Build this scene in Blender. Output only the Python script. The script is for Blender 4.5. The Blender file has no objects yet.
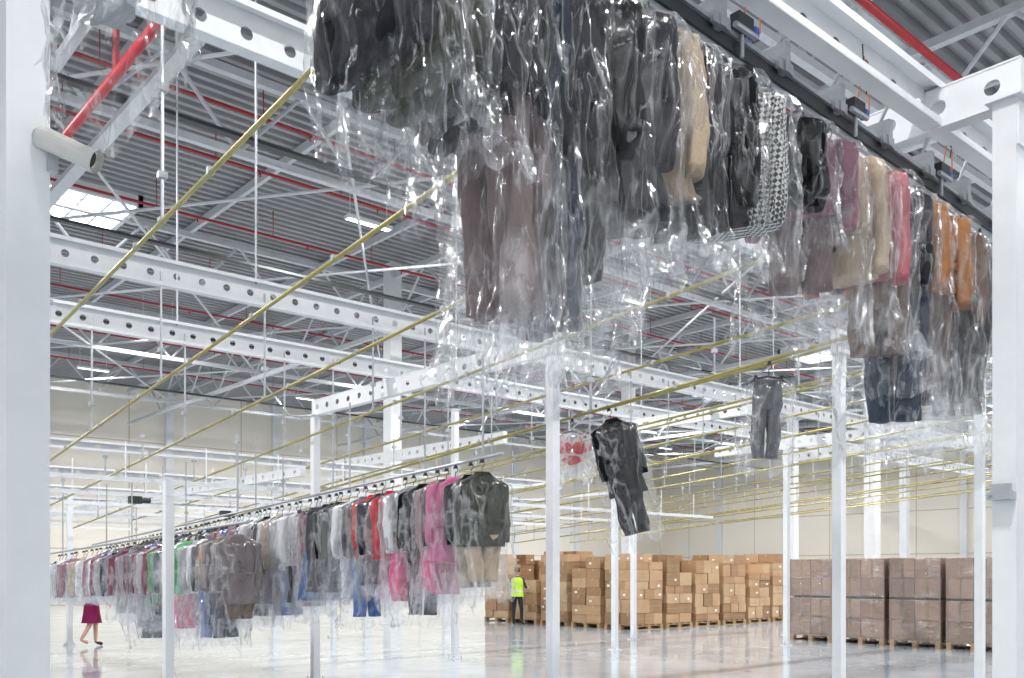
import bpy, math, random
from mathutils import Vector, Matrix, noise
random.seed(7)
scene = bpy.context.scene
COL = scene.collection
pi = math.pi

# ------------------------------------------------------------------ mesh helper
class MB:
    def __init__(s): s.v=[]; s.f=[]; s.m=[]
    def add(s, vs, fs, m=0):
        o=len(s.v); s.v.extend([tuple(v) for v in vs])
        for f in fs: s.f.append(tuple(i+o for i in f)); s.m.append(m)
    def box(s, c, sz, m=0, rot=None):
        x,y,z=[a/2 for a in sz]
        vs=[Vector(p) for p in ((-x,-y,-z),(x,-y,-z),(x,y,-z),(-x,y,-z),(-x,-y,z),(x,-y,z),(x,y,z),(-x,y,z))]
        if rot is not None: vs=[rot@p for p in vs]
        c=Vector(c)
        s.add([p+c for p in vs],[(0,3,2,1),(4,5,6,7),(0,1,5,4),(1,2,6,5),(2,3,7,6),(3,0,4,7)],m)
    def tube(s, p0, p1, r0, r1=None, n=8, m=0, caps=True):
        if r1 is None: r1=r0
        p0=Vector(p0); p1=Vector(p1); d=(p1-p0)
        if d.length<1e-6: return
        d.normalize()
        a=d.orthogonal().normalized(); b=d.cross(a)
        vs=[]
        for p,r in ((p0,r0),(p1,r1)):
            for i in range(n):
                t=2*pi*i/n; vs.append(p+a*(r*math.cos(t))+b*(r*math.sin(t)))
        fs=[(i,(i+1)%n,n+(i+1)%n,n+i) for i in range(n)]
        if caps: fs+= [tuple(range(n-1,-1,-1)), tuple(range(n,2*n))]
        s.add(vs,fs,m)
    def path(s, pts, r, n=6, m=0):
        for a,b in zip(pts[:-1],pts[1:]): s.tube(a,b,r,n=n,m=m)
    def loft(s, rings, m=0, cap0=False, cap1=False, closed=True):
        n=len(rings[0]); vs=[p for r in rings for p in r]; fs=[]
        for j in range(len(rings)-1):
            for i in range(n if closed else n-1):
                k=(i+1)%n
                fs.append((j*n+i,j*n+k,(j+1)*n+k,(j+1)*n+i))
        if cap0: fs.append(tuple(range(n-1,-1,-1)))
        if cap1: fs.append(tuple(range((len(rings)-1)*n,len(rings)*n)))
        s.add(vs,fs,m)
    def ball(s, c, r, m=0, nu=12, nv=8):
        c=Vector(c); rings=[]
        for j in range(nv+1):
            ph=pi*j/nv; ph=min(max(ph,0.02),pi-0.02)
            rings.append([c+Vector((r[0]*math.sin(ph)*math.cos(2*pi*i/nu), r[1]*math.sin(ph)*math.sin(2*pi*i/nu), r[2]*math.cos(ph))) for i in range(nu)])
        s.loft(rings,m,True,True)
    def mesh(s, name, mats, smooth=False):
        me=bpy.data.meshes.new(name); me.from_pydata(s.v,[],s.f)
        for mt in mats: me.materials.append(mt)
        me.polygons.foreach_set('material_index',s.m)
        if smooth: me.polygons.foreach_set('use_smooth',[True]*len(s.f))
        me.update(); return me
    def obj(s, name, mats, smooth=False, loc=(0,0,0), rotz=0, parent=None):
        return mkobj(name, s.mesh(name,mats,smooth), loc, rotz, parent)
def mkobj(name, me, loc=(0,0,0), rotz=0, parent=None):
    o=bpy.data.objects.new(name,me); COL.objects.link(o); o.location=loc; o.rotation_euler=(0,0,rotz)
    if parent: o.parent=parent
    return o
def empty(name, loc=(0,0,0), rotz=0):
    o=bpy.data.objects.new(name,None); o.empty_display_size=.1; COL.objects.link(o); o.location=loc; o.rotation_euler=(0,0,rotz); return o

# ------------------------------------------------------------------ materials
def nt(name):
    m=bpy.data.materials.new(name); m.use_nodes=True; t=m.node_tree; t.nodes.clear()
    out=t.nodes.new('ShaderNodeOutputMaterial'); return m,t,out
def L(t,a,b): t.links.new(a,b)
def pbr(name,col,rough=.5,metal=0.,var=.08,scale=8.,bump=.0,bscale=60.,stretch=(1,1,1),coat=0.,emit=None,es=0,spec=.5):
    m,t,out=nt(name); b=t.nodes.new('ShaderNodeBsdfPrincipled'); L(t,b.outputs[0],out.inputs[0])
    tc=t.nodes.new('ShaderNodeTexCoord'); mp=t.nodes.new('ShaderNodeMapping'); mp.inputs['Scale'].default_value=stretch
    L(t,tc.outputs['Object'],mp.inputs[0])
    n=t.nodes.new('ShaderNodeTexNoise'); n.inputs['Scale'].default_value=scale; n.inputs['Detail'].default_value=4
    L(t,mp.outputs[0],n.inputs['Vector'])
    r=t.nodes.new('ShaderNodeValToRGB'); c=Vector(col[:3])
    r.color_ramp.elements[0].position=.3; r.color_ramp.elements[1].position=.7
    r.color_ramp.elements[0].color=(*(c*(1-var)),1); r.color_ramp.elements[1].color=(*[min(1,x*(1+var)) for x in c],1)
    L(t,n.outputs[0],r.inputs[0]); L(t,r.outputs[0],b.inputs['Base Color'])
    b.inputs['Roughness'].default_value=rough; b.inputs['Metallic'].default_value=metal
    b.inputs['Coat Weight'].default_value=coat; b.inputs['Specular IOR Level'].default_value=spec
    if bump:
        n2=t.nodes.new('ShaderNodeTexNoise'); n2.inputs['Scale'].default_value=bscale; L(t,mp.outputs[0],n2.inputs['Vector'])
        bp=t.nodes.new('ShaderNodeBump'); bp.inputs['Strength'].default_value=bump; bp.inputs['Distance'].default_value=.02
        L(t,n2.outputs[0],bp.inputs['Height']); L(t,bp.outputs[0],b.inputs['Normal'])
    if emit: b.inputs['Emission Color'].default_value=(*emit,1); b.inputs['Emission Strength'].default_value=es
    return m
white=pbr('white_paint',(.74,.755,.775),.35,var=.03)
galv=pbr('galvanised',(.42,.44,.47),.38,.5,var=.1,scale=15)
yel=pbr('yellow_zinc',(.36,.31,.09),.35,.35,var=.15,scale=4)
darkm=pbr('dark_track',(.04,.045,.05),.4,.3)
blackp=pbr('black_plastic',(.02,.02,.022),.4)
redp=pbr('red_pipe',(.38,.018,.028),.4,var=.08)
deck=pbr('roof_deck',(.30,.305,.315),.5,.1,var=.06,scale=1.5)
truss=pbr('truss_paint',(.54,.56,.59),.4,var=.05)
orange=pbr('orange_cable',(.8,.2,.06),.5)
bluep=pbr('blue_plastic',(.04,.12,.5),.4)
wood=pbr('pallet_wood',(.40,.27,.15),.8,var=.25,scale=6,stretch=(1,1,8))
glow=pbr('daylight_glass',(.9,.95,1),.3,emit=(.92,.96,1),es=4.5)
ledm=pbr('led_panel',(1,1,1),.3,emit=(1,1,1),es=3)

def floor_mat():
    m,t,out=nt('polished_concrete'); b=t.nodes.new('ShaderNodeBsdfPrincipled'); L(t,b.outputs[0],out.inputs[0])
    tc=t.nodes.new('ShaderNodeTexCoord')
    n=t.nodes.new('ShaderNodeTexNoise'); n.inputs['Scale'].default_value=.6; n.inputs['Detail'].default_value=8; n.inputs['Roughness'].default_value=.65
    L(t,tc.outputs['Object'],n.inputs['Vector'])
    r=t.nodes.new('ShaderNodeValToRGB'); r.color_ramp.elements[0].position=.3; r.color_ramp.elements[1].position=.7
    r.color_ramp.elements[0].color=(.34,.39,.435,1); r.color_ramp.elements[1].color=(.51,.56,.61,1)
    L(t,n.outputs[0],r.inputs[0])
    br=t.nodes.new('ShaderNodeTexBrick'); br.offset=0; br.inputs['Scale'].default_value=1; br.inputs['Brick Width'].default_value=6; br.inputs['Row Height'].default_value=6
    br.inputs['Mortar Size'].default_value=.012; br.inputs['Color1'].default_value=(1,1,1,1); br.inputs['Color2'].default_value=(1,1,1,1); br.inputs['Mortar'].default_value=(.6,.6,.6,1)
    L(t,tc.outputs['Object'],br.inputs['Vector'])
    mx=t.nodes.new('ShaderNodeMixRGB'); mx.blend_type='MULTIPLY'; mx.inputs[0].default_value=1
    L(t,r.outputs[0],mx.inputs[1]); L(t,br.outputs[0],mx.inputs[2]); L(t,mx.outputs[0],b.inputs['Base Color'])
    n2=t.nodes.new('ShaderNodeTexNoise'); n2.inputs['Scale'].default_value=1.7; n2.inputs['Detail'].default_value=6; L(t,tc.outputs['Object'],n2.inputs['Vector'])
    r2=t.nodes.new('ShaderNodeMapRange'); r2.inputs[1].default_value=.3; r2.inputs[2].default_value=.7; r2.inputs[3].default_value=.04; r2.inputs[4].default_value=.15
    L(t,n2.outputs[0],r2.inputs[0]); L(t,r2.outputs[0],b.inputs['Roughness'])
    b.inputs['IOR'].default_value=1.47; b.inputs['Specular IOR Level'].default_value=.5; b.inputs['Specular Tint'].default_value=(.85,.93,1,1)
    return m
def wall_mat(name):
    m,t,out=nt(name); b=t.nodes.new('ShaderNodeBsdfPrincipled'); L(t,b.outputs[0],out.inputs[0])
    tc=t.nodes.new('ShaderNodeTexCoord'); br=t.nodes.new('ShaderNodeTexBrick'); br.offset=0
    br.inputs['Scale'].default_value=1; br.inputs['Brick Width'].default_value=6; br.inputs['Row Height'].default_value=2.75
    br.inputs['Mortar Size'].default_value=.03
    br.inputs['Color1'].default_value=(.83,.775,.68,1); br.inputs['Color2'].default_value=(.86,.80,.70,1); br.inputs['Mortar'].default_value=(.50,.46,.38,1)
    L(t,tc.outputs['UV'],br.inputs['Vector']); L(t,br.outputs[0],b.inputs['Base Color']); b.inputs['Roughness'].default_value=.6
    return m
def film_mat(name, milk=.01, gl0=.03, crease_hl=.30, sc=(9,9,3.2), rough=.16, fcg=.6, fcd=.14, crg=.22, lo=.38, bs=.9):
    m,t,out=nt(name)
    tc=t.nodes.new('ShaderNodeTexCoord'); mp=t.nodes.new('ShaderNodeMapping'); mp.inputs['Scale'].default_value=sc
    L(t,tc.outputs['Object'],mp.inputs[0])
    def M(op,a,b=None,c=None,clamp=False):
        x=t.nodes.new('ShaderNodeMath'); x.operation=op; x.use_clamp=clamp
        for i,v in enumerate((a,b,c)):
            if v is None: continue
            if isinstance(v,(int,float)): x.inputs[i].default_value=v
            else: L(t,v,x.inputs[i])
        return x.outputs[0]
    def crease(scale,sharp,off):
        n=t.nodes.new('ShaderNodeTexNoise'); n.inputs['Scale'].default_value=scale; n.inputs['Detail'].default_value=1.5; n.inputs['Distortion'].default_value=.6
        va=t.nodes.new('ShaderNodeVectorMath'); va.operation='ADD'; va.inputs[1].default_value=(off,off*.7,off*1.3); L(t,mp.outputs[0],va.inputs[0])
        L(t,va.outputs[0],n.inputs['Vector'])
        a=M('ABSOLUTE',M('SUBTRACT',n.outputs[0],.5)); c=M('SUBTRACT',1.0,M('MULTIPLY',a,sharp),clamp=True); return n.outputs[0],M('POWER',c,1.5)
    n1,c1=crease(.8,22.,0.); n2,c2=crease(1.7,30.,5.); n3,c3=crease(.5,10.,11.)
    mask=M('MULTIPLY',M('SUBTRACT',n3,lo,clamp=True),4.0,clamp=True)
    cr=M('MULTIPLY',M('ADD',c1,M('MULTIPLY',c2,.8)),mask,clamp=True)
    hgt=M('ADD',M('MULTIPLY',n1,1.5),M('ADD',M('MULTIPLY',cr,.28),M('MULTIPLY',n2,.55)))
    bp=t.nodes.new('ShaderNodeBump'); bp.inputs['Strength'].default_value=bs; bp.inputs['Distance'].default_value=.035; L(t,hgt,bp.inputs['Height'])
    lw=t.nodes.new('ShaderNodeLayerWeight'); lw.inputs[0].default_value=.5; L(t,bp.outputs[0],lw.inputs['Normal'])
    fc=M('POWER',lw.outputs['Facing'],4.5)
    gf=M('ADD',M('MULTIPLY',fc,fcg),M('ADD',M('MULTIPLY',cr,crg),gl0),clamp=True)
    df=M('ADD',M('MULTIPLY',fc,fcd),M('ADD',M('MULTIPLY',cr,crease_hl),milk),clamp=True)  # white mixed in along creases: painted highlights on top of bump and gloss
    tr=t.nodes.new('ShaderNodeBsdfTransparent'); tr.inputs[0].default_value=(.997,.998,1,1)
    gl=t.nodes.new('ShaderNodeBsdfGlossy'); gl.inputs['Roughness'].default_value=rough; gl.inputs[0].default_value=(1,1,1,1); L(t,bp.outputs[0],gl.inputs['Normal'])
    di=t.nodes.new('ShaderNodeBsdfDiffuse'); di.inputs[0].default_value=(.93,.95,.98,1)
    tl=t.nodes.new('ShaderNodeBsdfTranslucent'); tl.inputs[0].default_value=(.93,.95,.98,1)
    md=t.nodes.new('ShaderNodeMixShader'); md.inputs[0].default_value=.5; L(t,di.outputs[0],md.inputs[1]); L(t,tl.outputs[0],md.inputs[2])
    m1=t.nodes.new('ShaderNodeMixShader'); L(t,df,m1.inputs[0]); L(t,tr.outputs[0],m1.inputs[1]); L(t,md.outputs[0],m1.inputs[2])
    m2=t.nodes.new('ShaderNodeMixShader'); L(t,gf,m2.inputs[0]); L(t,m1.outputs[0],m2.inputs[1]); L(t,gl.outputs[0],m2.inputs[2])
    L(t,m2.outputs[0],out.inputs[0]); return m
film=film_mat('plastic_film',.010,.032,.25,(8,8,2.3),.15,.50,.11,.17,.40,.85)
film_far=film_mat('plastic_film_far',.038,.042,.28,(6,6,1.8),.16,.50,.12,.18,.39,.85)
fabrics={}
def fab(col):
    k=tuple(round(c,3) for c in col)
    if k not in fabrics: fabrics[k]=pbr('fabric_%d'%len(fabrics),col,.9,var=.22,scale=5,bump=.3,bscale=120,stretch=(1,1,.4),spec=.15)
    return fabrics[k]
def check_mat():
    m,t,out=nt('houndstooth_fabric'); b=t.nodes.new('ShaderNodeBsdfPrincipled'); L(t,b.outputs[0],out.inputs[0])
    tc=t.nodes.new('ShaderNodeTexCoord'); mp=t.nodes.new('ShaderNodeMapping'); mp.inputs['Rotation'].default_value=(.1,.7,.1)
    L(t,tc.outputs['Object'],mp.inputs[0]); ck=t.nodes.new('ShaderNodeTexChecker'); ck.inputs['Scale'].default_value=55
    ck.inputs[1].default_value=(.50,.50,.48,1); ck.inputs[2].default_value=(.02,.02,.025,1)
    L(t,mp.outputs[0],ck.inputs[0]); L(t,ck.outputs[0],b.inputs['Base Color']); b.inputs['Roughness'].default_value=.85; return m
hound=check_mat()

# ------------------------------------------------------------------ room shell
X1,Y1,H=58.,48.,11.
XA,YA=-9.,-9.
f=MB(); f.box(((X1+XA)/2,(Y1+YA)/2,-.1),(X1-XA,Y1-YA,.2)); f.obj('floor',[floor_mat()])
def wall(name,p0,p1,m):
    p0=Vector(p0); p1=Vector(p1); ln=(p1-p0).length
    me=bpy.data.meshes.new(name); n=(p1-p0).cross(Vector((0,0,1))).normalized()*.2
    vs=[p0,p1,p1+Vector((0,0,H)),p0+Vector((0,0,H))]; vs+= [v-n for v in vs]
    me.from_pydata([tuple(v) for v in vs],[],[(0,1,2,3),(7,6,5,4),(0,4,5,1),(1,5,6,2),(2,6,7,3),(3,7,4,0)])
    uv=me.uv_layers.new(); cs=[(0,0),(ln,0),(ln,H),(0,H)]
    for p in me.polygons:
        for li in p.loop_indices:
            uv.data[li].uv=cs[me.loops[li].vertex_index%4]
    me.materials.append(m); return mkobj(name,me)
wm=wall_mat('cream_sandwich_panel')
wall('wall_left',(X1,Y1,0),(XA,Y1,0),wm)
wall('wall_right',(X1,YA,0),(X1,Y1,0),wm)
tr=MB()
x=-6
while x<X1: tr.box((x,Y1-.25,H/2),(.42,.42,H)); x+=6
tr.obj('trim_1',[white]); tr=MB(); y=-6
while y<Y1: tr.box((X1-.25,y,H/2),(.42,.42,H)); y+=6
tr.obj('trim_2',[white])
c=MB(); y=YA; P=.30
prof=[]
while y<Y1+.2:
    prof+= [(y,H+.12),(y+.12,H+.12),(y+.15,H),(y+.27,H)]; y+=P
vs=[]; 
for (yy,zz) in prof: vs+= [(XA,yy,zz),(X1+.2,yy,zz)]
c.add(vs,[(2*i,2*i+1,2*i+3,2*i+2) for i in range(len(prof)-1)])
c.add([(XA,YA,H+.25),(X1+.2,YA,H+.25),(X1+.2,Y1+.2,H+.25),(XA,Y1+.2,H+.25)],[(0,1,2,3)])
c.obj('ceiling',[deck])
p=MB(); x=-7
while x<X1:
    p.box((x,(Y1+YA)/2,H-.12),(.10,Y1-YA,.20)); x+=4.2
p.obj('roof_purlins',[truss])
def truss_mesh(Ln,axis,zb=9.3,zt=10.75,pitch=2.6):
    b=MB(); U=Vector((1,0,0)) if axis=='x' else Vector((0,1,0))
    zv=Vector((0,0,1))
    b.box(U*(Ln/2)+zv*zb,((Ln,.13,.13) if axis=='x' else (.13,Ln,.13)))
    b.box(U*(Ln/2)+zv*zt,((Ln,.15,.15) if axis=='x' else (.15,Ln,.15)))
    s=0
    while s+pitch<=Ln+.01:
        b.tube(U*s+zv*zt,U*(s+pitch/2)+zv*zb,.04,n=6); b.tube(U*(s+pitch/2)+zv*zb,U*(s+pitch)+zv*zt,.04,n=6); s+=pitch
    return b.mesh('roof_truss',[truss])
tx=truss_mesh(64,'x'); ty=truss_mesh(54,'y',9.0,10.6,3.2)
for yy in (-1,7.5,16,24.5,33,41.5): mkobj('roof_truss',tx,(-7,yy,0))
for xx in (3.8,15.7,27.6,39.5,51): mkobj('roof_truss',ty,(xx,-7,0))
b=MB()
for i,yy in enumerate((7.5,16,24.5,33)):
    for j in range(0,5):
        xx=3.8+11.9*j
        for k in range(2):
            xa=xx+k*5.95
            if xa+5.95>X1: continue
            b.tube((xa,yy,9.35),(xa+5.95,yy+8.5,9.35),.035,n=6); b.tube((xa+5.95,yy,9.35),(xa,yy+8.5,9.35),.035,n=6)
b.obj('roof_bracing',[truss])
for (xx,yy) in ((15.7,23.5),(27.6,24.5),(39.5,24.5),(30.5,15.8),(39.5,7.5),(51,24.5),(51,16)):
    b=MB(); b.box((0,0,H/2),(.40,.40,H)); b.box((0,0,.02),(.6,.6,.04)); b.box((0,0,9.1),(.55,.55,.3))
    b.obj('building_column',[white],loc=(xx,yy,0))
b=MB()
for yy,zz in ((5.95,9.0),(9.6,10.3),(13.2,10.3),(16.4,10.3),(18.6,10.3),(22,10.3),(26,10.3),(30,10.3),(35,10.3),(40,10.3)):
    b.tube((-6,yy,zz),(X1-1,yy,zz),.036 if zz>10 else .055,n=8)
    x=-4.
    while x<X1-2 and zz>10:
        b.tube((x,yy,zz),(x,yy,H-.02),.012,n=4); b.tube((x+1,yy,zz),(x+1,yy,zz-.12),.02,n=5); x+=3
b.tube((4.24,-6,8.5),(4.24,Y1-1,8.5),.07,n=10); b.tube((4.24,13.2,8.5),(4.24,13.2,10.3),.05)
b.obj('sprinkler_pipes',[redp],True)
b=MB()
for yy in (14.6,20.5,28.,37): b.box((25,yy,8.9),(62,.16,.06))
b.box((4.9,20,8.75),(.22,52,.10),1)
b.obj('cable_trays',[darkm,truss])
def skylight(i,x,y,w=2.4,d=2.4):
    b=MB(); b.box((0,0,.0),(w,d,.03),1)
    for sx in (-1,1): b.box((sx*w/2,0,.02),(.12,d+.12,.26)); b.box((0,sx*d/2,.02),(w+.12,.12,.26))
    for k in (-1,0,1): b.box((k*w/4,0,-.04),(.05,d,.05)); b.box((0,k*d/4,-.04),(w,.05,.05))
    b.obj('window_%d'%i,[white,glow],loc=(x,y,H-.16))
for i,(x,y) in enumerate(((6.9,24.6),(19.6,10.9),(28,27.8),(35.2,20.5),(39.5,28.5),(48,20.2),(24,11.6),(8.2,38),(-3,11.5),(2,-3),(20,-2),(-3,24),(-4,-4),(-4,3.2),(3,3.2),(9,-4))): skylight(i+1,x,y)
for xx in (1,11.5,21,30,38,47):
    for yy in (.5,11.8,18.2,31.5,38.5):
        e=MB(); e.box((0,0,0),(1.2,.20,.08)); e.box((0,0,-.045),(1.12,.14,.02),1)
        for s in (-.5,.5): e.tube((s,0,.04),(s,0,H-9.75),.008,n=4)
        lo=e.obj('high_bay_light',[white,ledm],loc=(xx,yy,9.7))
        ld=bpy.data.lights.new('led_array','AREA'); ld.shape='RECTANGLE'; ld.size=1.1; ld.size_y=.14; ld.energy=540; ld.color=(1,.99,.97)
        o=bpy.data.objects.new('led_array',ld); COL.objects.link(o); o.parent=lo; o.location=(0,0,-.07)

# ------------------------------------------------------------------ conveyor steelwork
def perf_beam(name,Ln,axis,loc,h=.26,fl=.10,cell=.30,r=.042,mats=None):
    b=MB(); n=max(1,round(Ln/cell)); cl=Ln/n; N=16
    for c_ in range(n):
        cx=(c_+.5)*cl; outer=[]
        for i in range(4): outer.append((cl/2*(-1+2*i/4),-h/2))
        for i in range(4): outer.append((cl/2,-h/2+h*i/4))
        for i in range(4): outer.append((cl/2*(1-2*i/4),h/2))
        for i in range(4): outer.append((-cl/2,h/2-h*i/4))
        vs=[]
        for (ox,oz) in outer: vs.append((cx+ox,0,oz))
        for (ox,oz) in outer:
            a=math.atan2(oz,ox); vs.append((cx+r*math.cos(a),0,r*math.sin(a)))
        b.add(vs,[(i,(i+1)%N,N+(i+1)%N,N+i) for i in range(N)])
    for s in (-1,1):
        b.box((Ln/2,-fl/2+.004,s*h/2),(Ln,fl,.010)); b.box((Ln/2,-fl+.006,s*(h/2-.018)),(Ln,.006,.036))
    for e in (.003,Ln-.003): b.box((e,-fl/2+.004,0),(.008,fl,h))
    o=b.obj(name,[white],loc=loc)
    if axis=='y': o.rotation_euler=(0,0,pi/2)
    return o
XB=[(5.46,5.0,-3,9.0),(10.5,5.0,-3,33),(13.0,5.0,-3,33),(2.39,4.24,-1,8.6),(5.26,4.12,9.24,13.1),(3.9,4.9,6,14)]
for (y,z,a,bb) in XB: perf_beam('perforated_steel_beam',bb-a,'x',(a,y,z),h=.30 if z>4.95 else .24,cell=.30)
YB=[(5.22,1.88,3.9,4.22),(6.78,7.0,12.3,4.05),(14.0,9,13,4.55),(17.65,8,13,4.4),(1.4,10.5,13,4.8),(20.5,8,13,4.5),(11.5,13.4,20,4.2)]
for (x,y0,y1,z) in YB: perf_beam('perforated_steel_beam',y1-y0,'y',(x,y0,z),h=.22,cell=.30)
for (y,z,a,bb) in [(16.5,3.75,0,16),(19,3.55,0,18),(22,3.45,0,20),(26,3.5,0,26),(30,3.4,0,30)]:
    perf_beam('perforated_steel_beam',bb-a,'x',(a,y,z),h=.16,cell=.4)
for (x,y0,y1,z) in [(3.0,16.5,30,3.3),(7.5,14,30,3.3),(12,16,30,3.3)]: perf_beam('perforated_steel_beam',y1-y0,'y',(x,y0,z),h=.14,cell=.4)
def post(x,y,h,w=.12):
    b=MB(); b.box((0,0,h/2),(w,w,h)); b.box((0,0,.008),(w*2,w*2,.016)); b.box((0,0,h+.006),(w*1.5,w*1.5,.012))
    for sx in (-1,1):
        for sy in (-1,1): b.tube((sx*w*.8,sy*w*.8,.016),(sx*w*.8,sy*w*.8,.05),.01,n=6,m=1)
        b.add([(sx*w/2,0,.016),(sx*w*.95,0,.016),(sx*w/2,0,.14)],[(0,1,2)])
    b.box((0,-w*.55,h-.14),(w*.9,.012,.22))
    return b.obj('steel_post',[white,galv],loc=(x,y,0))
POSTS=[(.72,3.09,5.3),(5.22,1.94,4.10),(6.78,7.09,3.92),(6.78,12.2,3.92),(9.3,5.2,3.98),(4.14,11.0,2.75),(14.0,12.8,4.42),(16.4,14.4,4.3),(17.65,11.1,4.27),(13.0,5.2,3.98),(10.4,13.5,4.6),(5.9,21.4,3.3),(4.6,25,3.3),(20.5,12.9,4.37),(11.5,19.8,4.07),(3.05,20.5,3.2)]
for p_ in POSTS: post(*p_,w=.105 if p_[0]>6 or p_[1]>8 else .12)
RAILS=[(2.67,4.82,4.56,-.088,2.9,17),(3.84,5.19,4.30,-.105,3.2,18),(5.10,7.04,4.0,-.084,3.4,20.5),(6.65,8.4,3.9,-.08,3.5,24),(7.5,6.7,3.45,-.08,2.6,24)]
for k in range(19): RAILS.append((8.8+1.0*k,8,4.15-.1*(k%3),-.062-.004*(k%4),2.5+.18*k,26))
def rz(R,y): return R[2]+R[3]*(y-R[1])
rodb=MB()
for i,R in enumerate(RAILS):
    b=MB(); x=R[0]
    b.tube((x,R[4],rz(R,R[4])),(x,R[5],rz(R,R[5])),.018,n=8)
    yy=R[4]+.4
    while yy<R[5]:
        z=rz(R,yy); b.box((x,yy,z+.012),(.05,.035,.05),1); yy+=1.5
    b.obj('gravity_rail',[yel,galv])
    for yb in (4.75,7.3,10.5,13.0,14.7,16.5,19,22,26):
        if yb<R[4] or yb>R[5]: continue
        z=rz(R,yb)+.02
        if yb==14.7 and i in (0,1): continue
        if yb<8:
            if i in (0,): top=H-.2
            elif i in (4,6,8) and yb==7.3: top=4.9
            else: continue
        elif yb<13.5: top=5.0
        else: top=3.6 if z<3.4 else z+.5
        rr=.013
        rodb.tube((x,yb-.08,z),(x,yb-.08,top),rr,n=6)
        rodb.box((x,yb-.08,z),(.06,.06,.03)); rodb.box((x,yb-.08,z+.35),(.07,.05,.05))
        if top>6: rodb.box((x,yb-.08,5.4),(.08,.06,.06)); rodb.box((x,yb-.08,7.2),(.08,.06,.06))
for x in (0.,5.,10.,15.,20.,25.):
    for y in (10.5,13.0): rodb.tube((x,y-.05,5.1),(x,y-.05,9.3),.013,n=6)
rodb.obj('hanger_rods',[galv])
b=MB()
for yy in (14.8,17.6,20.4,23.5,27.5,31,35):
    zz=3.05 if yy<25 else 3.2
    b.box((10,yy,zz),(20,.05,.07)); 
    x=1.
    while x<20: b.tube((x,yy,zz),(x,yy,zz+.6),.012,n=5); x+=1.3
for xx in (9,10.5,13,15,18): b.box((xx,24,3.7),(.05,16,.07))
b.obj('cross_rails',[white])
b=MB()
for (x,y) in ((3.2,14.8),(6,17.6),(4.4,20.4),(9,20.4),(12,23.5)):
    b.box((x,y,2.95),(.22,.14,.14)); b.tube((x+.1,y,2.95),(x+.28,y,2.95),.05)
b.obj('conveyor_drive_motors',[blackp])

# ------------------------------------------------------------------ powered track over the near garments
YR=2.45
def trz(x): return 3.91-.0386*(x-2.83)
trk=empty('overhead_garment_conveyor')
b=MB(); sl=math.atan(.0386); R_=Matrix.Rotation(sl,3,'Y')
cx=4.1; LnT=8.4
b.box((cx,YR,trz(cx)+.06),(LnT,.05,.06),0,R_); b.box((cx,YR,trz(cx)+.02),(LnT,.02,.04),1,R_); b.box((cx,YR-.03,trz(cx)+.10),(LnT,.02,.02),1,R_)
b.obj('track',[darkm,galv,white],parent=trk)
b=MB(); x=.3; i=0
while x<8.2:
    z=trz(x)
    b.box((x,YR-.01,z+.14),(.04,.12,.14),0); b.tube((x,YR,z+.2),(x,2.39,4.14),.010,m=0)
    b.box((x,YR-.05,z+.10),(.12,.02,.05),0)
    if i%2==0:
        b.box((x+.16,YR-.05,z+.15),(.11,.05,.06),3); b.tube((x+.08,YR-.07,z+.11),(x+.24,YR-.07,z+.11),.014,m=0); b.tube((x+.16,YR-.05,z+.1),(x+.16,YR-.05,z+.0),.010,m=0)
        b.box((x+.25,YR-.05,z+.14),(.03,.04,.04),2)
        for q in range(2):
            pts=[Vector((x+.16+.04*q,YR-.06,z+.18))+Vector((.06*math.sin(t*3+q),-.03*t,.30*t+.08*math.sin(t*5+q))) for t in [j/10 for j in range(11)]]
            b.path(pts,.0035,m=1 if q==0 else 3)
        b.tube((x+.3,YR-.05,z+.5),(x+.3,YR-.05,z+.16),.004,m=1)
    x+=.5; i+=1
b.obj('stoppers_and_cables',[galv,orange,bluep,darkm],parent=trk)
b=MB(); b.box((0,0,0),(.5,.28,.14)); b.box((0,0,-.075),(.40,.2,.02),1); b.tube((0,0,.07),(0,0,.5),.012)
b.obj('junction_box',[galv,darkm],loc=(3.55,2.05,4.35))

# ------------------------------------------------------------------ garments
def ringpts(cx,cy,z,w,d,n=28,e=.8,fa=0,fk=7,ph=0):
    out=[]
    for i in range(n):
        t=2*pi*i/n; c_,s_=math.cos(t),math.sin(t)
        q=1+fa*math.sin(fk*t+ph)+fa*.5*math.sin(fk*1.7*t+2*ph)
        out.append(Vector((cx+w/2*math.copysign(abs(c_)**e,c_)*(1+.3*(q-1)),cy+d/2*math.copysign(abs(s_)**e,s_)*q,z)))
    return out
def hanger(b,m=1,w=.42):
    pts=[Vector((.025*math.sin(t),0,-.035+.03*math.cos(t))) for t in [pi*.75,pi*.5,pi*.25,0,-pi*.25,-pi*.5]]
    b.path([Vector((0,0,-.14)),Vector((0,0,-.065))]+pts,.004,n=5,m=m)
    for s in (-1,1):
        b.path([Vector((0,0,-.135)),Vector((s*w*.25,0,-.155)),Vector((s*w*.48,0,-.215))],.010,n=6,m=m)
    b.box((0,0,-.01),(.03,.035,.03),m)
def tubepath(b,cs,rs,m=0,n=16,ph=0,fa=.08,e=.9):
    rings=[]
    for j,(c_,r) in enumerate(zip(cs,rs)):
        rings.append(ringpts(c_[0],c_[1],c_[2],2*r[0],2*r[1],n,e,fa,3,ph+j*.25))
    b.loft(rings,m,True,True)
def lerp(a,b,t): return a+(b-a)*t
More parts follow.
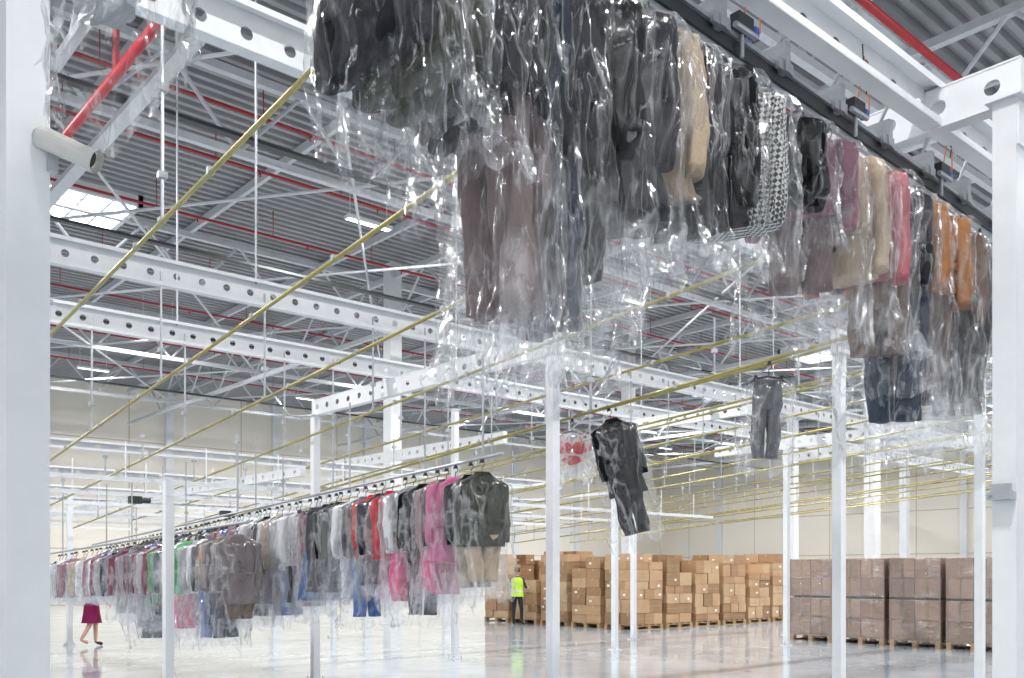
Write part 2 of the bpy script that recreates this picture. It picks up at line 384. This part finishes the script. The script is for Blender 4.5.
def jacket(b,Lj=.8,w=.44,sl=.58,m=0,lap=True,seed=0,flare=1.0):
    rnd=random.Random(seed); ph=rnd.random()*6
    prof=[(-.125,.10,.07),(-.135,.14,.10),(-.16,.22,.11),(-.19,.34,.12),(-.225,w*.95,.12),(-.27,w,.12)]
    zz=-.30
    while zz>-(Lj)+.01:
        t=(-zz-.27)/(Lj-.27); prof.append((zz,w*(.98-.08*math.sin(pi*t)+.08*(flare-1+t*.4)),.125+.05*t)); zz-=.03
    prof.append((-Lj,w*1.0*flare,.17))
    rings=[]
    for j,(z,ww,dd) in enumerate(prof):
        t=max(0,(-z-.25)/Lj); rings.append(ringpts(.006*math.sin(j*.4+ph),.005*math.sin(j*.5+ph),z,ww,dd,48,.8,.04+.20*t,6,ph+j*.06))
    b.loft(rings,m,True,True)
    b.loft([ringpts(0,-.005,-.115,.14,.11,16),ringpts(0,-.01,-.15,.19,.13,16)],m)
    for s in (-1,1):
        bx=.02+rnd.random()*.03; fw=-.01-rnd.random()*.03
        key=[((s*w*.40,0,-.195),(.03,.045)),((s*(w*.485),-.005,-.225),(.05,.055)),((s*(w*.505),-.01,-.30),(.050,.058)),((s*(w*.52),-.012,-.45),(.044,.054)),((s*(w*.52+bx*.2),fw,-.46-(sl-.26)*.5),(.042,.052)),((s*(w*.50),fw*1.6,-.20-sl),(.038,.048))]
        cs=[];rs=[]
        for (c0,r0),(c1,r1) in zip(key[:-1],key[1:]):
            for q in range(4):
                t=q/4; cs.append(tuple(lerp(a_,b_,t) for a_,b_ in zip(c0,c1))); k_=1+.04*math.sin(len(cs)*2.1+ph); rs.append((lerp(r0[0],r1[0],t)*k_,lerp(r0[1],r1[1],t)*k_))
        cs.append(key[-1][0]); rs.append(key[-1][1]); cs.append((key[-1][0][0],key[-1][0][1],key[-1][0][2]+.002)); rs.append((.03,.036))
        tubepath(b,cs,rs,m,ph=ph+s,fa=.12,n=20)
        if lap:
            y=-.085
            b.add([(s*.03,y+.015,-.13),(s*.085,y+.01,-.16),(s*.10,y,-.26),(s*.06,y,-.27),(s*.012,y-.008,-.44)],[(0,1,2,3,4)],m)
            b.box((s*.13,-.088,-.58 if Lj>.7 else -.5),(.12,.008,.035),m)
    for k in range(3): b.tube((.012,-.085,-.44-.11*k),(.012,-.10,-.44-.11*k),.011,n=8,m=1)
def trousers(b,z0,z1,m=0,seed=0,w=.36):
    rnd=random.Random(seed); ph=rnd.random()*6; cr=z0-.26
    b.loft([ringpts(0,0,z0,w*.92,.06,28),ringpts(0,0,z0-.035,w*.94,.07,28),ringpts(0,0,z0-.036,w*.92,.065,28),ringpts(0,0,z0-.12,w*.98,.10,28,fa=.04,ph=ph),ringpts(0,0,cr,w*1.0,.13,28,fa=.06,ph=ph),ringpts(0,0,cr-.04,w*.7,.10,28)],m,True,True)
    for s in (-1,1):
        cs=[];rs=[]; n=26
        for j in range(n+1):
            t=j/n; z=cr+.05+(z1-cr-.05)*t
            cs.append((s*(w*.26-.012*t+.006*math.sin(t*7+ph)),.012*math.sin(t*5+ph),z)); rs.append((w*.25*(1-.2*t),.062*(1-.05*t)))
        tubepath(b,cs,rs,m,n=26,ph=ph+s,fa=.22,e=.8)
    for k in (-2,-1,1,2): b.box((k*w*.2,-.036,z0-.018),(.012,.006,.045),m)
    for s in (-1,1): b.box((s*w*.42,0,z0+.015),(.03,.05,.05),1)
def dress(b,Lj,m=0,seed=0,w=.36,flare=1.5):
    rnd=random.Random(seed); ph=rnd.random()*6
    prof=[(-.17,.14,.05),(-.20,w*.75,.09),(-.28,w*.9,.12),(-.40,w,.14),(-.52,w*.8,.12)]
    z=-.58
    while z>-Lj: t=(-z-.5)/(Lj-.5); prof.append((z,w*(.85+(flare-.85)*t),.13+.08*t)); z-=.06
    rings=[ringpts(0,0,z,ww,dd,36,.85,.02+.22*max(0,(-z-.5)),8,ph+i*.06) for i,(z,ww,dd) in enumerate(prof)]
    b.loft(rings,m,True,True)
    for s in (-1,1): b.path([Vector((s*.06,0,-.18)),Vector((s*.08,0,-.15)),Vector((s*.10,.01,-.19))],.008,m=m)
def bagmesh(Lb,w=.56,d=.20,seed=0,n=40,dz=.04,amp=.035,top=-.10):
    b=MB(); rnd=random.Random(seed); off=Vector((rnd.random()*50,rnd.random()*50,rnd.random()*50))
    zs=[top,top-.025,top-.05,top-.08,top-.12,top-.17]; ws=[.05,.12,.22,.36,w*.9,w]
    ds=[.03,.08,.12,.15,d*.9,d]
    z=top-.17-dz
    while z>-Lb: zs.append(z); t=(-z)/Lb; ws.append(w*(1-.05*math.sin(t*5+seed))); ds.append(d*(1-.1*t)); z-=dz
    rings=[]; N=len(zs)
    for j,z in enumerate(zs):
        r=[]; k=min(1,j/5)
        last=max(0,(j-(N-10))/10)
        for i,p in enumerate(ringpts(0,0,z,ws[j],ds[j],n,.75)):
            q=off+Vector((p.x*6,p.y*8,z*1.7))
            a1=1-2*abs(noise.noise(q)); a2=1-2*abs(noise.noise(q*2.3+Vector((9,3,1)))); a3=1-2*abs(noise.noise(q*4.6))
            disp=amp*k*(.9*a1+.5*a2+.25*a3-.76)
            dr=Vector((p.x,p.y*2.2,0)); 
            if dr.length>1e-4: dr.normalize()
            pp=p+dr*disp*(1+last*1.3); pp.z+=.12*last*noise.noise(q*1.7)
            r.append(pp)
        rings.append(r)
    b.loft(rings,0)
    return b
GM={}
def gmesh(kind,seed,hi=True,**kw):
    key=(kind,seed,hi,tuple(sorted(kw.items())))
    if key in GM: return GM[key]
    b=MB(); hanger(b)
    Lb=1.1
    if kind=='jacket': Lj=kw.get('L',.8); jacket(b,Lj,seed=seed,sl=min(.58,Lj-.14)); Lb=Lj+.12
    elif kind=='coat': Lj=kw.get('L',1.1); jacket(b,Lj,w=.46,seed=seed,flare=1.1); Lb=Lj+.12
    elif kind=='shirt': Lj=kw.get('L',.75); jacket(b,Lj,w=.40,sl=.52,lap=False,seed=seed); Lb=Lj+.14
    elif kind=='suit': Lj=kw.get('J',.8); jacket(b,Lj,seed=seed,sl=min(.58,Lj-.12)); trousers(b,-(Lj-.32),-kw.get('L',1.35),2,seed,.34); Lb=kw.get('L',1.35)+.12
    elif kind=='trousers': trousers(b,-.17,-kw.get('L',1.2),0,seed,kw.get('w',.36)); Lb=kw.get('L',1.2)+.12
    elif kind=='dress': dress(b,kw.get('L',1.05),seed=seed); Lb=kw.get('L',1.05)+.12
    Lb+=kw.get('X',0)+(.13 if hi else .05)
    off=Vector((seed*3.1,seed*1.7,0)); nv=[]
    for v in b.v:
        p=Vector(v)
        if p.z<-.24:
            q=off+Vector((p.x*9,p.y*9,p.z*5)); dd=Vector((p.x*.3,p.y,0))
            if dd.length>1e-4: p=p+dd.normalized()*(.016*noise.noise(q)+.008*noise.noise(q*2.7))
        nv.append(tuple(p))
    b.v=nv
    me=b.mesh(kind,[blackp,blackp,blackp],True)
    bb=bagmesh(Lb,.60 if kind!='trousers' else .46,.24,seed,n=60 if hi else 26,dz=.022 if hi else .06,amp=.05)
    bm_=bb.mesh('plastic_cover',[film if hi else film_far],True)
    GM[key]=(me,bm_); return GM[key]
def hang(parent,kind,seed,loc,rot,c1,c2=None,hi=True,tilt=0,**kw):
    me,bm_=gmesh(kind,seed,hi,**kw)
    o=mkobj(kind,me,loc,rot,parent); c1=c1 if not isinstance(c1,tuple) else fab(c1); c2=c1 if c2 is None else (fab(c2) if isinstance(c2,tuple) else c2)
    for sl_,mt in ((0,c1),(1,darkm),(2,c2)):
        o.material_slots[sl_].link='OBJECT'; o.material_slots[sl_].material=mt
    p_=mkobj('plastic_cover',bm_,loc,rot,parent)
    o.rotation_euler=(0,tilt,rot); p_.rotation_euler=(0,tilt,rot)
    return o
BLK=(.006,.006,.008); CHA=(.024,.024,.030); NAV=(.013,.020,.040); GRY=(.11,.11,.125); TAU=(.21,.16,.155); OLV=(.035,.037,.022); BEI=(.42,.33,.24)
CAM=(.38,.17,.07); PNK=(.40,.13,.15); MAU=(.30,.15,.19); LGR=(.36,.37,.39); DRED=(.18,.015,.05); WHT=(.68,.68,.70); HPK=(.70,.03,.20); RED=(.52,.015,.03); BRN=(.15,.10,.075); DEN=(.022,.04,.07)
NEAR=[(.78,'shirt',LGR,None,dict(L=.90)),
 (1.58,'jacket',CHA,None,dict(L=.76)),(1.70,'jacket',OLV,None,dict(L=.78)),(1.82,'jacket',OLV,None,dict(L=.78)),(1.93,'jacket',CHA,None,dict(L=.84)),
 (2.04,'suit',CHA,TAU,dict(L=1.44,J=.76)),(2.16,'suit',NAV,TAU,dict(L=1.42,J=.72)),(2.29,'suit',CHA,NAV,dict(L=1.46,J=.9)),
 (2.46,'suit',BLK,BLK,dict(L=1.22,J=.95)),(2.62,'coat',CHA,None,dict(L=.96)),(2.76,'coat',BEI,None,dict(L=.86)),(2.87,'jacket',BLK,None,dict(L=.92)),
 (3.16,'jacket',BLK,None,dict(L=.84)),(3.42,'jacket','H',None,dict(L=.78)),(3.74,'jacket',BLK,None,dict(L=.56)),
 (4.00,'suit',MAU,TAU,dict(L=.90,J=.56)),(4.26,'jacket',BEI,None,dict(L=.80)),
 (4.52,'jacket',PNK,None,dict(L=.72,X=.2)),(4.80,'suit',CHA,BRN,dict(L=1.05,J=.62)),(5.0,'suit',CAM,DEN,dict(L=1.38,J=.60)),(5.26,'suit',CAM,BRN,dict(L=1.12,J=.64,X=.15)),(5.54,'suit',BRN,BLK,dict(L=1.2,J=.66,X=.1)),(5.82,'suit',CHA,BLK,dict(L=1.22,J=.7)),(6.1,'jacket',GRY,None,dict(L=.7))]
NM={'shirt':'shirt_in_plastic_cover','jacket':'jacket_in_plastic_cover','suit':'suit_in_plastic_cover','coat':'coat_in_plastic_cover','trousers':'trousers_in_plastic_cover','dress':'dress_in_plastic_cover'}
for i,(x,k,c1,c2,kw) in enumerate(NEAR):
    e=empty(NM[k],(x,YR,trz(x)),0)
    r_=-pi/2+(random.uniform(-.1,.2) if x<2.4 else random.uniform(.3,.75))
    hang(e,k,i,(0,0,0),r_,hound if c1=='H' else c1,c2,True,random.uniform(-.04,.04),**kw)

def row(name,x,y0,z0,y1,z1,step,cols,seed,endset=None,short=99,vshort=99):
    e=empty(name); rnd=random.Random(seed)
    b=MB(); b.tube((x,y0-.3,z0+.02+.3*(z0-z1)/(y1-y0)),(x,y1+1,z1+.02),.016,n=8)
    yy=y0
    while yy<y1: zz=z0+(z1-z0)*(yy-y0)/(y1-y0); b.tube((x,yy,zz),(x,yy,zz+1.0),.011,n=5,m=1); yy+=2.4
    b.obj('rail',[galv,galv],parent=e)
    y=y0; i=0
    while y<y1:
        z=z0+(z1-z0)*(y-y0)/(y1-y0)
        if endset and i<len(endset): k,c1,c2,kw=endset[i]
        else:
            k=rnd.choice(['jacket','suit','suit','suit','dress','shirt','coat','trousers']); c1=rnd.choice(cols); c2=rnd.choice(cols)
            kw={'jacket':dict(L=rnd.choice([.85,.95]),X=.2),'suit':dict(L=rnd.choice([1.25,1.4]),J=.8),'dress':dict(L=rnd.choice([1.1,1.3])),'shirt':dict(L=.85,X=.3),'coat':dict(L=1.15),'trousers':dict(L=1.3)}[k]
            if y>vshort: k='jacket'; kw=dict(L=.72,X=.0)
            elif y>short:
                kw={'jacket':dict(L=.8,X=.1),'suit':dict(L=1.05,J=.75),'dress':dict(L=1.05),'shirt':dict(L=.8,X=.15),'coat':dict(L=1.0),'trousers':dict(L=1.05)}[k]
        hang(e,k,rnd.randint(0,3) if not endset or i>=len(endset) else 20+i,(x+rnd.uniform(-.02,.02),y,z),rnd.uniform(-.45,.45)-.25,c1,c2,False,rnd.uniform(-.04,.04),**kw)
        y+=step*rnd.uniform(.7,1.3); i+=1
    return e
cols1=[WHT,LGR,GRY,CHA,CHA,NAV,BLK,BLK,DEN,TAU,WHT,NAV,CHA,BEI,DRED,MAU,(.04,.12,.35),(.03,.18,.10)]
ends=[('suit',OLV,BEI,dict(L=1.15,J=.82)),('suit',BLK,BEI,dict(L=1.2,J=.80)),('coat',(.55,.13,.27),None,dict(L=.95,X=.2)),('suit',CHA,(.55,.13,.27),dict(L=1.25,J=.75)),('suit',MAU,HPK,dict(L=1.2,J=.8)),('suit',BLK,BLK,dict(L=1.45,J=.8)),('suit',LGR,HPK,dict(L=1.25,J=.8)),('suit',WHT,HPK,dict(L=1.3,J=.8)),('jacket',RED,None,dict(L=.85,X=.3)),('coat',NAV,None,dict(L=1.1)),('shirt',RED,None,dict(L=.8,X=.3)),('suit',GRY,(.04,.12,.35),dict(L=1.45,J=.8))]
row('garment_row',5.51,6.72,2.66,17.5,2.10,.18,cols1,3,ends,13,15)
cols2=[WHT,WHT,LGR,LGR,GRY,CHA,WHT,BEI,(.05,.3,.10),DRED,MAU,NAV,(.6,.35,.45),(.04,.13,.4)]
ends2=[('suit',(.17,.14,.14),BRN,dict(L=1.12,J=.95)),('suit',(.24,.2,.2),DEN,dict(L=1.2,J=.8)),('suit',(.70,.34,.03),DEN,dict(L=1.35,J=.6)),('suit',GRY,(.04,.13,.4),dict(L=1.35,J=.75)),('shirt',WHT,None,dict(L=.8,X=.2)),('suit',LGR,RED,dict(L=1.2,J=.8)),('shirt',(.08,.42,.15),None,dict(L=.8,X=.2)),('suit',WHT,HPK,dict(L=1.25,J=.8))]
row('garment_row',4.74,10.4,2.16,18.0,1.90,.23,cols2,9,ends2,13.4,14.4)

R5=RAILS[4]
for (y,k,c1,c2,kw,rt,tl) in ((6.95,'suit',BLK,BLK,dict(L=1.42,J=.98),-.5,-.24),(4.9,'trousers',GRY,None,dict(L=.9,w=.28),-.9,.05)):
    e=empty(NM[k],(R5[0],y,rz(R5,y)-.02)); hang(e,k,40,(0,0,0),rt,c1,c2,False,tl,**kw)
e=empty('red_bikini_top_on_hanger',(7.5,7.52,rz(R5,7.52)-.02),-.7)
b=MB(); hanger(b,1,.34)
for s in (-1,1):
    rings=[]
    for j in range(7):
        a=j/6*pi/2; rings.append([Vector((s*.085+.085*math.cos(a)*math.cos(t),-.06*math.sin(a),-.33+.08*math.cos(a)*math.sin(t))) for t in [2*pi*i/14 for i in range(14)]])
    b.loft(rings,0,False,True)
    b.path([Vector((s*.09,0,-.27)),Vector((s*.13,0,-.18))],.010,m=0); b.add([(s*.15,0,-.27),(s*.23,.01,-.28),(s*.23,.01,-.36),(s*.14,0,-.39)],[(0,1,2,3)],0)
b.add([(-.05,-.01,-.42),(.05,-.01,-.42),(.13,0,-.47),(.03,0,-.53),(-.03,0,-.53),(-.13,0,-.47)],[(0,1,2,3,4,5)],0)
b.obj('lingerie',[pbr('red_fabric',(.65,.01,.03),.6),darkm],True,parent=e)
bagmesh(.74,.50,.16,77,30,.04).obj('plastic_cover',[film_mat('bag_film_milky',.15,.06,.5,(6,6,3))],True,parent=e)

# ------------------------------------------------------------------ cardboard
cards=[pbr('cardboard_%d'%i,c_,.8,var=.10,scale=3) for i,c_ in enumerate([(.40,.24,.13),(.47,.30,.17),(.32,.19,.10),(.50,.34,.20)])]
tape=pbr('packing_tape',(.50,.36,.21),.35); label=pbr('white_label',(.8,.8,.78),.6)
def pallet(b,x,y,sx,sy,m):
    for k in range(5): b.box((x-sx/2+.06+k*(sx-.12)/4,y,.135),(.10,sy,.022),m)
    for k in (-1,0,1):
        b.box((x,y+k*(sy/2-.05),.112),(sx,.10,.022),m); b.box((x,y+k*(sy/2-.05),.011),(sx,.10,.022),m)
        for q in (-1,0,1): b.box((x+q*(sx/2-.07),y+k*(sy/2-.05),.062),(.13,.10,.08),m)
def carton(b,c_,sz,m,rot):
    R=Matrix.Rotation(rot,3,'Z'); c_=Vector(c_)
    b.box(c_,sz,m,R)
    b.box(c_+Vector((0,0,sz[2]/2+.001)),(sz[0],.05,.003),4,R)
    for s in (-1,1):
        b.box(c_+R@Vector((s*(sz[0]/2+.001),0,sz[2]*.36)),(.003,.05,sz[2]*.28),4,R)
        b.box(c_+R@Vector((0,s*(sz[1]/2+.001),0)),(sz[0],.003,.006),4,R)
    if random.random()<.22:
        b.box(c_+R@Vector((-(sz[0]/2+.002),sz[1]*.2,-.02)),(.003,.09,.06),5,R)
        b.box(c_+R@Vector((sz[0]*.2,-(sz[1]/2+.002),-.02)),(.09,.003,.06),5,R)
def stack(x,y,hmax):
    b=MB(); sx,sy=1.15,1.15; pallet(b,0,0,1.2,1.15,6); z=.146
    while z<hmax:
        h=random.choice([.22,.28,.32,.38])
        if z+h>hmax+.25: break
        nx=random.choice([2,2,3]); ny=random.choice([2,2,3])
        for i in range(nx):
            for j in range(ny):
                if z+h>hmax and random.random()<.35: continue
                carton(b,(-sx/2+(i+.5)*sx/nx+random.uniform(-.015,.015),-sy/2+(j+.5)*sy/ny+random.uniform(-.02,.02),z+h/2),(sx/nx*.96,sy/ny*.96,h-.006),random.randint(0,3),random.uniform(-.035,.035))
        z+=h
    return b.obj('pallet_of_cardboard_boxes',cards+[tape,label,wood],loc=(x,y,0))
for j in range(5): stack(19.6,17.2+1.33*j,random.uniform(1.65,2.0))
for i in range(1,7): stack(19.6+1.33*i,17.2,random.uniform(1.7,2.1))
for i in range(1,6): stack(19.6+1.33*i,18.6,random.uniform(1.8,2.2))
for j in range(2,5): stack(20.95,17.2+1.33*j,random.uniform(1.9,2.2))
for i in range(6): stack(31+1.4*i,12.5,random.uniform(1.7,2.1))
wrap=film_mat('stretch_wrap',.03,.10,.22,(2.2,2.2,6),.12,.5,.1,.15)
cardw=[pbr('brown_cardboard_a',(.27,.165,.115),.6,var=.10,scale=2),pbr('brown_cardboard_b',(.34,.215,.15),.6,var=.10,scale=2)]
for k in range(4):
    b=MB(); pallet(b,0,0,1.2,1.08,1); 
    for lay in range(2):
        z=.15+lay*.90
        for i in range(2):
            for j in range(2):
                for h_ in range(2):
                    b.box((-.287+.574*i-.006*h_,-.262+.524*j,z+.21+.42*h_),(.566,.510,.408),0 if (i+j+lay+k+h_)%2 else 3)
                    b.box((-.573-.006*h_,-.262+.524*j,z+.21+.42*h_),(.004,.05,.40),2)
        b.box((0,0,z+.842),(1.17,1.07,.012),2)
        for sx in (-1,1):
            for sy in (-1,1): b.box((sx*.575,sy*.527,z+.42),(.03,.03,.84),0)
    b.box((0,0,1.02),(1.02,.95,.06),4)  # dark slab added in the gap, painted shade between the two carton layers
    e=empty('wrapped_pallet_load',(19.9,7.85+1.22*k,0),random.uniform(-.02,.02))
    b.obj('cartons',[cardw[0],wood,tape,cardw[1],darkm],parent=e)
    w=MB(); rings=[]
    for j in range(30):
        z=.08+j*.063; r=[]; pin=.03*math.exp(-((z-1.02)/.05)**2)
        for p_ in ringpts(0,0,z,1.26-pin,1.15-pin,80,.15):
            q=Vector((p_.x*3,p_.y*3,z*5+k*7)); a=(1-2*abs(noise.noise(q)))*.012; r.append(p_+Vector((p_.x,p_.y,0)).normalized()*a)
        rings.append(r)
    w.loft(rings,0,False,True); w.obj('stretch_film',[wrap],True,parent=e)
for k in range(3): stack(21.9,8+1.4*k,1.7)

# ------------------------------------------------------------------ people
skin=pbr('skin',(.55,.32,.23),.5,var=.05)
def figure(name,J,mats,zone,loc,rot,extra=None,hair=(.06,.04,.03),longhair=False):
    e=empty(name,loc,rot)
    names=list(J.keys()); idx={n:i for i,n in enumerate(names)}
    edges=[('pelvis','spine'),('spine','chest'),('chest','neck'),('neck','head0'),('head0','head1'),('head1','head2')]
    for s in 'lr':
        edges+=[('chest','sh'+s),('sh'+s,'el'+s),('el'+s,'wr'+s),('wr'+s,'palm'+s),('pelvis','hip'+s),('hip'+s,'kn'+s),('kn'+s,'an'+s),('an'+s,'toe'+s)]
    me=bpy.data.meshes.new('body'); me.from_pydata([J[n][0] for n in names],[(idx[a],idx[b_]) for a,b_ in edges],[])
    o=mkobj('body',me); md=o.modifiers.new('s','SKIN'); md.use_smooth_shade=True
    for n in names:
        sv=me.skin_vertices[0].data[idx[n]]; sv.radius=J[n][1]; sv.use_root=(n=='pelvis')
    ss=o.modifiers.new('u','SUBSURF'); ss.levels=2; ss.render_levels=2
    dg=bpy.context.evaluated_depsgraph_get(); m2=bpy.data.meshes.new_from_object(o.evaluated_get(dg))
    bpy.data.objects.remove(o)
    m2.materials.clear()
    for mt in mats: m2.materials.append(mt)
    for p_ in m2.polygons: p_.material_index=zone(p_.center); p_.use_smooth=True
    mkobj('body',m2,parent=e)
    b=MB(); hc=(Vector(J['head1'][0]))
    rings=[]
    for j in range(7):
        ph=.05+j/6*1.75; rings.append([hc+Vector((.090*math.sin(ph)*math.cos(t),-.012+.108*math.sin(ph)*math.sin(t)-(.02 if math.sin(t)>.3 and ph>1.1 else 0),.02+.115*math.cos(ph)+(.07 if math.sin(t)>.2 and ph>1.2 else 0))) for t in [2*pi*i/18 for i in range(18)]])
    b.loft(rings,0,True,False)
    if longhair:
        b.ball(hc+Vector((0,-.10,-.02)),(.05,.05,.06),0)
    b.tube(hc+Vector((0,.085,.0)),hc+Vector((0,.108,-.025)),.008,.013,m=1)
    for s in (-1,1):
        b.ball(hc+Vector((s*.032,.084,.008)),(.011,.008,.007),2,8,6); b.ball(hc+Vector((s*.085,-.0,-.005)),(.01,.018,.028),1,8,6)
        b.box(hc+Vector((s*.032,.09,.026)),(.028,.006,.006),0)
    b.box(hc+Vector((0,.086,-.05)),(.04,.008,.010),3)
    for s in 'lr':
        pw=Vector(J['wr'+s][0]); pp=Vector(J['palm'+s][0]); dr=(pp-pw).normalized(); sd=dr.cross(Vector((0,0,1)))
        if sd.length<.2: sd=Vector((0,1,0))
        sd.normalize(); nrm=dr.cross(sd)
        for k,(o_,l_) in enumerate(((-.027,.065),(-.009,.078),(.009,.072),(.027,.055))):
            a=pp+sd*o_+dr*.01; m_=a+dr*l_*.5; t_=m_+dr*l_*.4+nrm*.02
            b.tube(a,m_,.0095,.009,m=1); b.tube(m_,t_,.009,.007,m=1)
        a=pp-dr*.03+sd*-.03; b.tube(a,a+dr*.03-sd*.03,.011,.009,m=1); b.tube(a+dr*.03-sd*.03,a+dr*.055-sd*.035,.009,.007,m=1)
    b.obj('head_and_hand_details',[fab(hair),skin,blackp,fab((.5,.15,.14))],True,parent=e)
    if extra: extra(e)
    return e
def base(kl,al,kr,ar,ell,wrl,elr,wrr,lean=0):
    J={'pelvis':((0,0,.95),(.15,.105)),'spine':((0,.0+lean*.3,1.12),(.125,.09)),'chest':((0,lean*.7,1.32),(.155,.105)),'neck':((0,lean,1.46),(.05,.05)),'head0':((0,.01+lean,1.53),(.06,.07)),'head1':((0,.015+lean,1.61),(.075,.09)),'head2':((0,.01+lean,1.68),(.05,.06))}
    for s,sg,k,a,el,wr in (('l',-1,kl,al,ell,wrl),('r',1,kr,ar,elr,wrr)):
        J['sh'+s]=((sg*.17,lean*.8,1.39),(.06,.06)); J['el'+s]=(el,(.042,.042)); J['wr'+s]=(wr,(.028,.026))
        d=(Vector(wr)-Vector(el)).normalized(); J['palm'+s]=(tuple(Vector(wr)+d*.08),(.036,.018))
        J['hip'+s]=((sg*.09,0,.88),(.09,.095)); J['kn'+s]=(k,(.058,.06)); J['an'+s]=(a,(.036,.042)); J['toe'+s]=((a[0]+sg*.02,a[1]+.15,max(a[2]-.055,.025)),(.038,.024))
    return J
vestm=pbr('hi_vis_vest',(.50,.75,.05),.6,emit=(.5,.9,.05),es=.05); band=pbr('reflective_band',(.8,.8,.82),.25,.4); slate=fab((.03,.035,.045)); shoe=blackp
J=base((-.11,.03,.49),(-.12,-.02,.08),(.12,.06,.49),(.13,.05,.08),(-.26,.08,1.13),(-.20,.33,1.12),(.26,.08,1.13),(.20,.33,1.16),.03)
def zw(c_):
    if c_.z<.11: return 3
    if c_.z<.93: return 1
    if c_.z>1.47: return 0
    if abs(c_.x)>.2 or c_.y>.2: return 0 if c_.y>.16 else 2
    return 2
def vest(e):
    b=MB(); pr=[(.86,.40,.27),(.95,.385,.26),(1.0,.38,.255),(1.001,.38,.255),(1.05,.375,.25),(1.051,.375,.25),(1.15,.36,.245),(1.3,.40,.26),(1.38,.38,.24),(1.44,.22,.17)]
    rr=[ringpts(0,.01,z,w,d,28,.8,.02,5) for z,w,d in pr]
    for j in range(len(rr)-1): b.loft([rr[j],rr[j+1]],1 if j==3 else 0)
    b.obj('vest',[vestm,band],True,parent=e)
figure('warehouse_worker',J,[skin,slate,fab((.05,.05,.06)),shoe],zw,(18.35,20.75,0),-1.1,vest)
J=base((-.08,.10,.50),(-.08,.10,.08),(.08,-.03,.49),(.08,-.22,.14),(-.24,-.12,1.14),(-.25,-.05,.90),(.24,.14,1.14),(.24,.28,.95),.04)
def zf(c_):
    if c_.z<.085 : return 3
    if c_.z<.90: return 0
    if c_.z>1.47: return 0
    if c_.z<1.1 and abs(c_.x)>.2: return 0
    return 1
def skirt(e):
    b=MB(); pr=[(1.02,.30,.21),(.95,.34,.24),(.85,.37,.28),(.7,.38,.30),(.55,.39,.34),(.50,.40,.35)]
    b.loft([ringpts(0,.0,z,w,d,32,.9,.04+.03*i,7) for i,(z,w,d) in enumerate(pr)],0); b.obj('skirt',[fab((.20,.015,.07))],True,parent=e)
figure('walking_woman',J,[skin,fab((.08,.15,.35)),fab((.2,.05,.1)),fab((.05,.04,.05))],zf,(6.2,20.9,0),-1.7,skirt,(.09,.05,.03),True)

# ------------------------------------------------------------------ small fittings
e=empty('security_camera',(.80,3.04,2.88),0)
b=MB(); R=Matrix.Rotation(-.70,3,'Z')@Matrix.Rotation(.42,3,'Y')
cream=pbr('cream_housing',(.60,.59,.55),.4)
c0=Vector((.01,-.07,0))
b.tube(c0+R@Vector((-.085,0,0)),c0+R@Vector((.075,0,0)),.034,.031,n=20); b.tube(c0+R@Vector((.075,0,0)),c0+R@Vector((.10,0,0)),.036,.036,n=20,caps=False)
b.tube(c0+R@Vector((.074,0,0)),c0+R@Vector((.082,0,0)),.024,m=1,n=14); b.tube(c0+R@Vector((-.085,0,0)),c0+R@Vector((-.10,0,0)),.030,.02,m=2,n=14)
b.box((-.015,.0,-.01),(.03,.05,.10),2); b.tube((-.015,.0,0),c0,.012,m=2)
b.obj('body',[cream,blackp,galv],parent=e)
e=empty('hanging_control_pendant',(5.14,1.80,1.78))
b=MB(); b.box((0,0,0),(.05,.05,.17)); b.tube((0,0,.085),(0,0,.13),.012,.008,m=1); b.tube((-.027,0,.05),(-.037,0,.05),.014,m=2); b.tube((-.027,0,.0),(-.034,0,.0),.010,m=1); b.tube((-.027,0,-.045),(-.034,0,-.045),.010,m=1)
b.path([Vector((0,0,.13)),Vector((.01,.01,.3)),Vector((.02,.0,.9)),Vector((.03,.03,2.4))],.004,m=1)
b.obj('pendant',[pbr('pendant_grey',(.6,.6,.6),.4),blackp,redp],parent=e)
b=MB(); b.box((0,0,0),(.08,.12,.04)); b.box((0,0,.04),(.02,.10,.05)); b.tube((-.04,.04,0),(-.08,.04,0),.008); b.obj('post_bracket',[galv],loc=(5.12,1.94,2.0))

# ------------------------------------------------------------------ world + camera
w=bpy.data.worlds.new('world'); scene.world=w; w.use_nodes=True
bg=w.node_tree.nodes['Background']; bg.inputs[0].default_value=(.95,.97,1,1); bg.inputs[1].default_value=.95
cam=bpy.data.cameras.new('camera'); co=bpy.data.objects.new('camera',cam); COL.objects.link(co); scene.camera=co
cam.sensor_width=36; cam.lens=917/1024*36; cam.shift_y=(572-339)/1024; cam.clip_end=300; cam.clip_start=.05
a=math.radians(41.17); co.location=(0,0,1.6); co.rotation_euler=(pi/2,0,-a)
scene.view_settings.view_transform='Standard'; scene.view_settings.exposure=.08
try: scene.cycles.transparent_max_bounces=32
except Exception: pass
